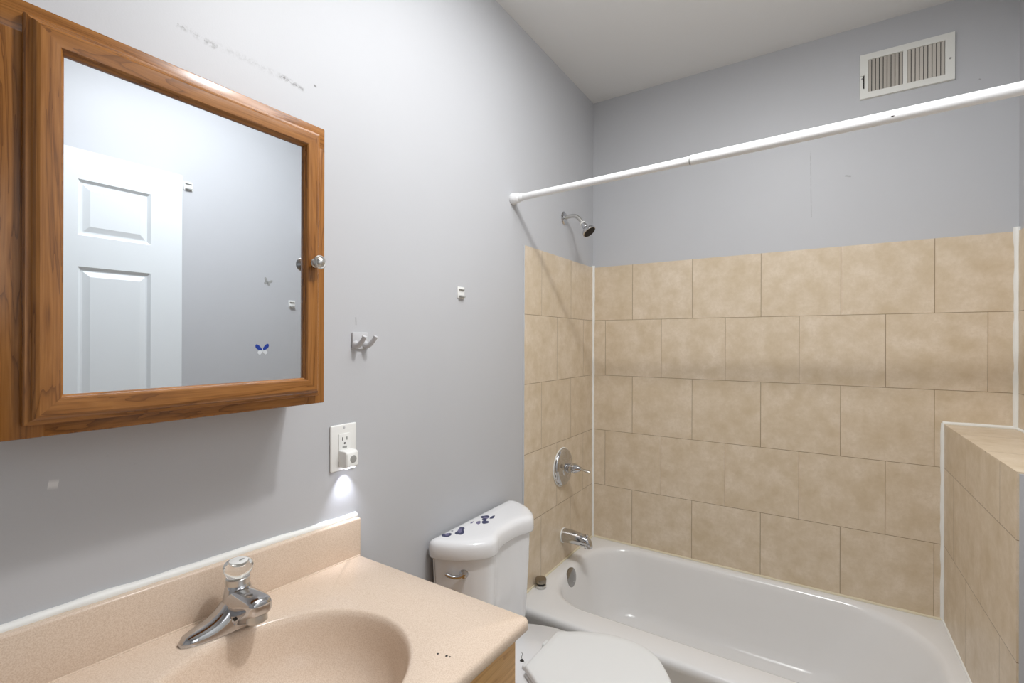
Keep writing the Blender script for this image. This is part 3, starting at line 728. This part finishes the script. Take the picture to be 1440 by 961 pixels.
hk = thing('robe_hook', 'pale grey double-prong robe hook on the left wall above the outlet', 'hook', (0, .825, 1.398))
bm = B(); box(bm, 0, .0055, .800, .850, 1.377, 1.421, .002, 2); obj('hook_plate', bm, M['grey_plastic'], hk)
for (y, dy) in ((.809, .000), (.840, .004)):
    bm = B(); tube(bm, [(.003, y - .001, 1.391), (.012, y, 1.388), (.022, y + dy * .5, 1.391), (.034, y + dy, 1.402), (.040, y + dy * 1.3, 1.411)], [.0095, .0085, .0068, .0056, .0057], 14); obj('prong', bm, M['grey_plastic'], hk, smooth=60)

def strip(name, x, s, y, z, label, group=None):
    """little adhesive strip holder: plate with a lip; s = +1 faces +x, -1 faces -x"""
    t_ = thing(name, label, 'hook', (x, y, z), group)
    bm = B(); box(bm, min(x, x + s * .003), max(x, x + s * .003), y - .018, y + .018, z - .019, z + .019, .0012, 2); obj('backing_plate', bm, M['plastic'], t_)
    for (h_, z0, z1) in ((.012, -.016, -.010), (.008, .008, .012)):
        bm = B(); box(bm, min(x, x + s * h_), max(x, x + s * h_), y - .013, y + .013, z + z0, z + z1, .001, 1); obj('lip', bm, M['decal_grey'], t_)
    return t_
strip('adhesive_hook', 0, 1, 1.241, 1.561, 'small white adhesive hook base alone on the left wall before the tiles')
strip('adhesive_hook', W, -1, 1.474, 1.590, 'white adhesive hook base reflected in the mirror near its frame')
strip('adhesive_hook', W, -1, .984, 2.076, 'white adhesive hook base reflected beside the open door edge')

def butterfly(name, x, y, z, mats, s, label, ang=0.0):
    t_ = thing(name, label, 'sticker', (x, y, z))
    def wing(sgn, up):
        ctrl = [(0, 0), (.5, .75), (1.0, .95), (1.05, .45), (.55, .05)] if up else [(0, 0), (.55, -.05), (.8, -.45), (.45, -.75), (.12, -.4)]
        loop = catmull([(sgn * a * s, b_ * s, 0) for a, b_ in ctrl], 4, True)
        ca, sa = math.cos(ang), math.sin(ang)
        bm = B(); loft(bm, [[Vector((x - h_, y + p.x * ca - p.y * sa, z + p.x * sa + p.y * ca)) for p in loop] for h_ in (0, .0012)]); return bm
    for i, (sgn, up) in enumerate(((1, True), (-1, True), (1, False), (-1, False))): obj('wing', wing(sgn, up), mats[i % len(mats)], t_)
    bm = B(); tube(bm, [(x - .0015, y - s * .05 * math.sin(ang), z + s * .35), (x - .002, y, z), (x - .0015, y, z - s * .4)], [.001, .002, .001], 8); obj('body', bm, mats[-1], t_)
butterfly('butterfly_sticker', W, 1.344, 1.692, [M['decal_grey']], .020, 'grey butterfly sticker reflected in the mirror right of the open door', -.35)
butterfly('butterfly_sticker', W, 1.318, 1.351, [M['decal_blue'], M['decal_blue'], M['decal_white'], M['decal_white']], .031, 'blue and white butterfly sticker reflected near the bottom of the mirror', .05)

# ------------------------------------------------------------------ air vent
vt = thing('air_vent', 'white metal air vent with dusty louvres high on the back wall', 'vent', (1.283, D, 2.45))
VX0, VX1, VZ0, VZ1, VY = 1.143, 1.424, 2.366, 2.540, D + EX
wx = [(1.168, 1.276), (1.288, 1.397)]; wz = (2.389, 2.516)
bm = B()
xs = [VX0, wx[0][0], wx[0][1], wx[1][0], wx[1][1], VX1]; zs_ = [VZ0, wz[0], wz[1], VZ1]
for i in range(5):
    for j in range(3):
        if j == 1 and i in (1, 3): continue
        box(bm, xs[i], xs[i + 1], VY - .010, VY - .004, zs_[j], zs_[j + 1])
bmesh.ops.remove_doubles(bm, verts=bm.verts, dist=1e-5)
# sloped rim down to the wall
def vr(d, y): return [Vector((VX0 + d, y, VZ0 + d)), Vector((VX1 - d, y, VZ0 + d)), Vector((VX1 - d, y, VZ1 - d)), Vector((VX0 + d, y, VZ1 - d))]
loft(bm, [vr(.004, VY - .010), vr(0, VY - .0085), vr(-.001, VY)], caps=(False, False))
obj('grille_frame', bm, M['vent_white'], vt, smooth=0)
bm = B(); box(bm, VX0 + .015, VX1 - .015, VY - .0018, VY - .0004, VZ0 + .015, VZ1 - .015); obj('duct_dark_panel', bm, M['dark'], vt, smooth=0)  # flat dark panel standing in for the shade inside the duct
for wi, (a, b_) in enumerate(wx):
    m_ = M['vent_dusty']
    for k in range(9):
        cx = a + (b_ - a) * (k + .5) / 9; sg = 1 if wi == 0 else -1
        bm = B()
        ca, sa = math.cos(.62), math.sin(.62) * sg
        hw_, th = .0056, .0007
        pr = [(-hw_, -th), (hw_, -th), (hw_, th), (-hw_, th)]
        sec = [(cx + p * ca - q_ * sa, VY - .0062 + p * sa * .55 + q_ * ca) for p, q_ in pr]
        loft(bm, [[Vector((x, y, z)) for x, y in sec] for z in wz]); obj('louvre', bm, m_, vt, smooth=0)
bm = B(); box(bm, 1.1525, 1.1565, VY - .0112, VY - .009, 2.405, 2.462); lvs = obj('damper_slot', bm, M['dark'], vt, smooth=0)
bm = B(); box(bm, 1.146, 1.157, VY - .017, VY - .009, 2.455, 2.463, .001, 1); obj('damper_lever', bm, M['vent_white'], lvs)
for x in (1.150, 1.411):
    bm = B(); lathe(bm, (x, VY - .0095, 2.445), (0, -1, 0), [(0, .004), (.0015, .0035), (.002, 0)], 14); obj('screw', bm, M['decal_grey'], vt)
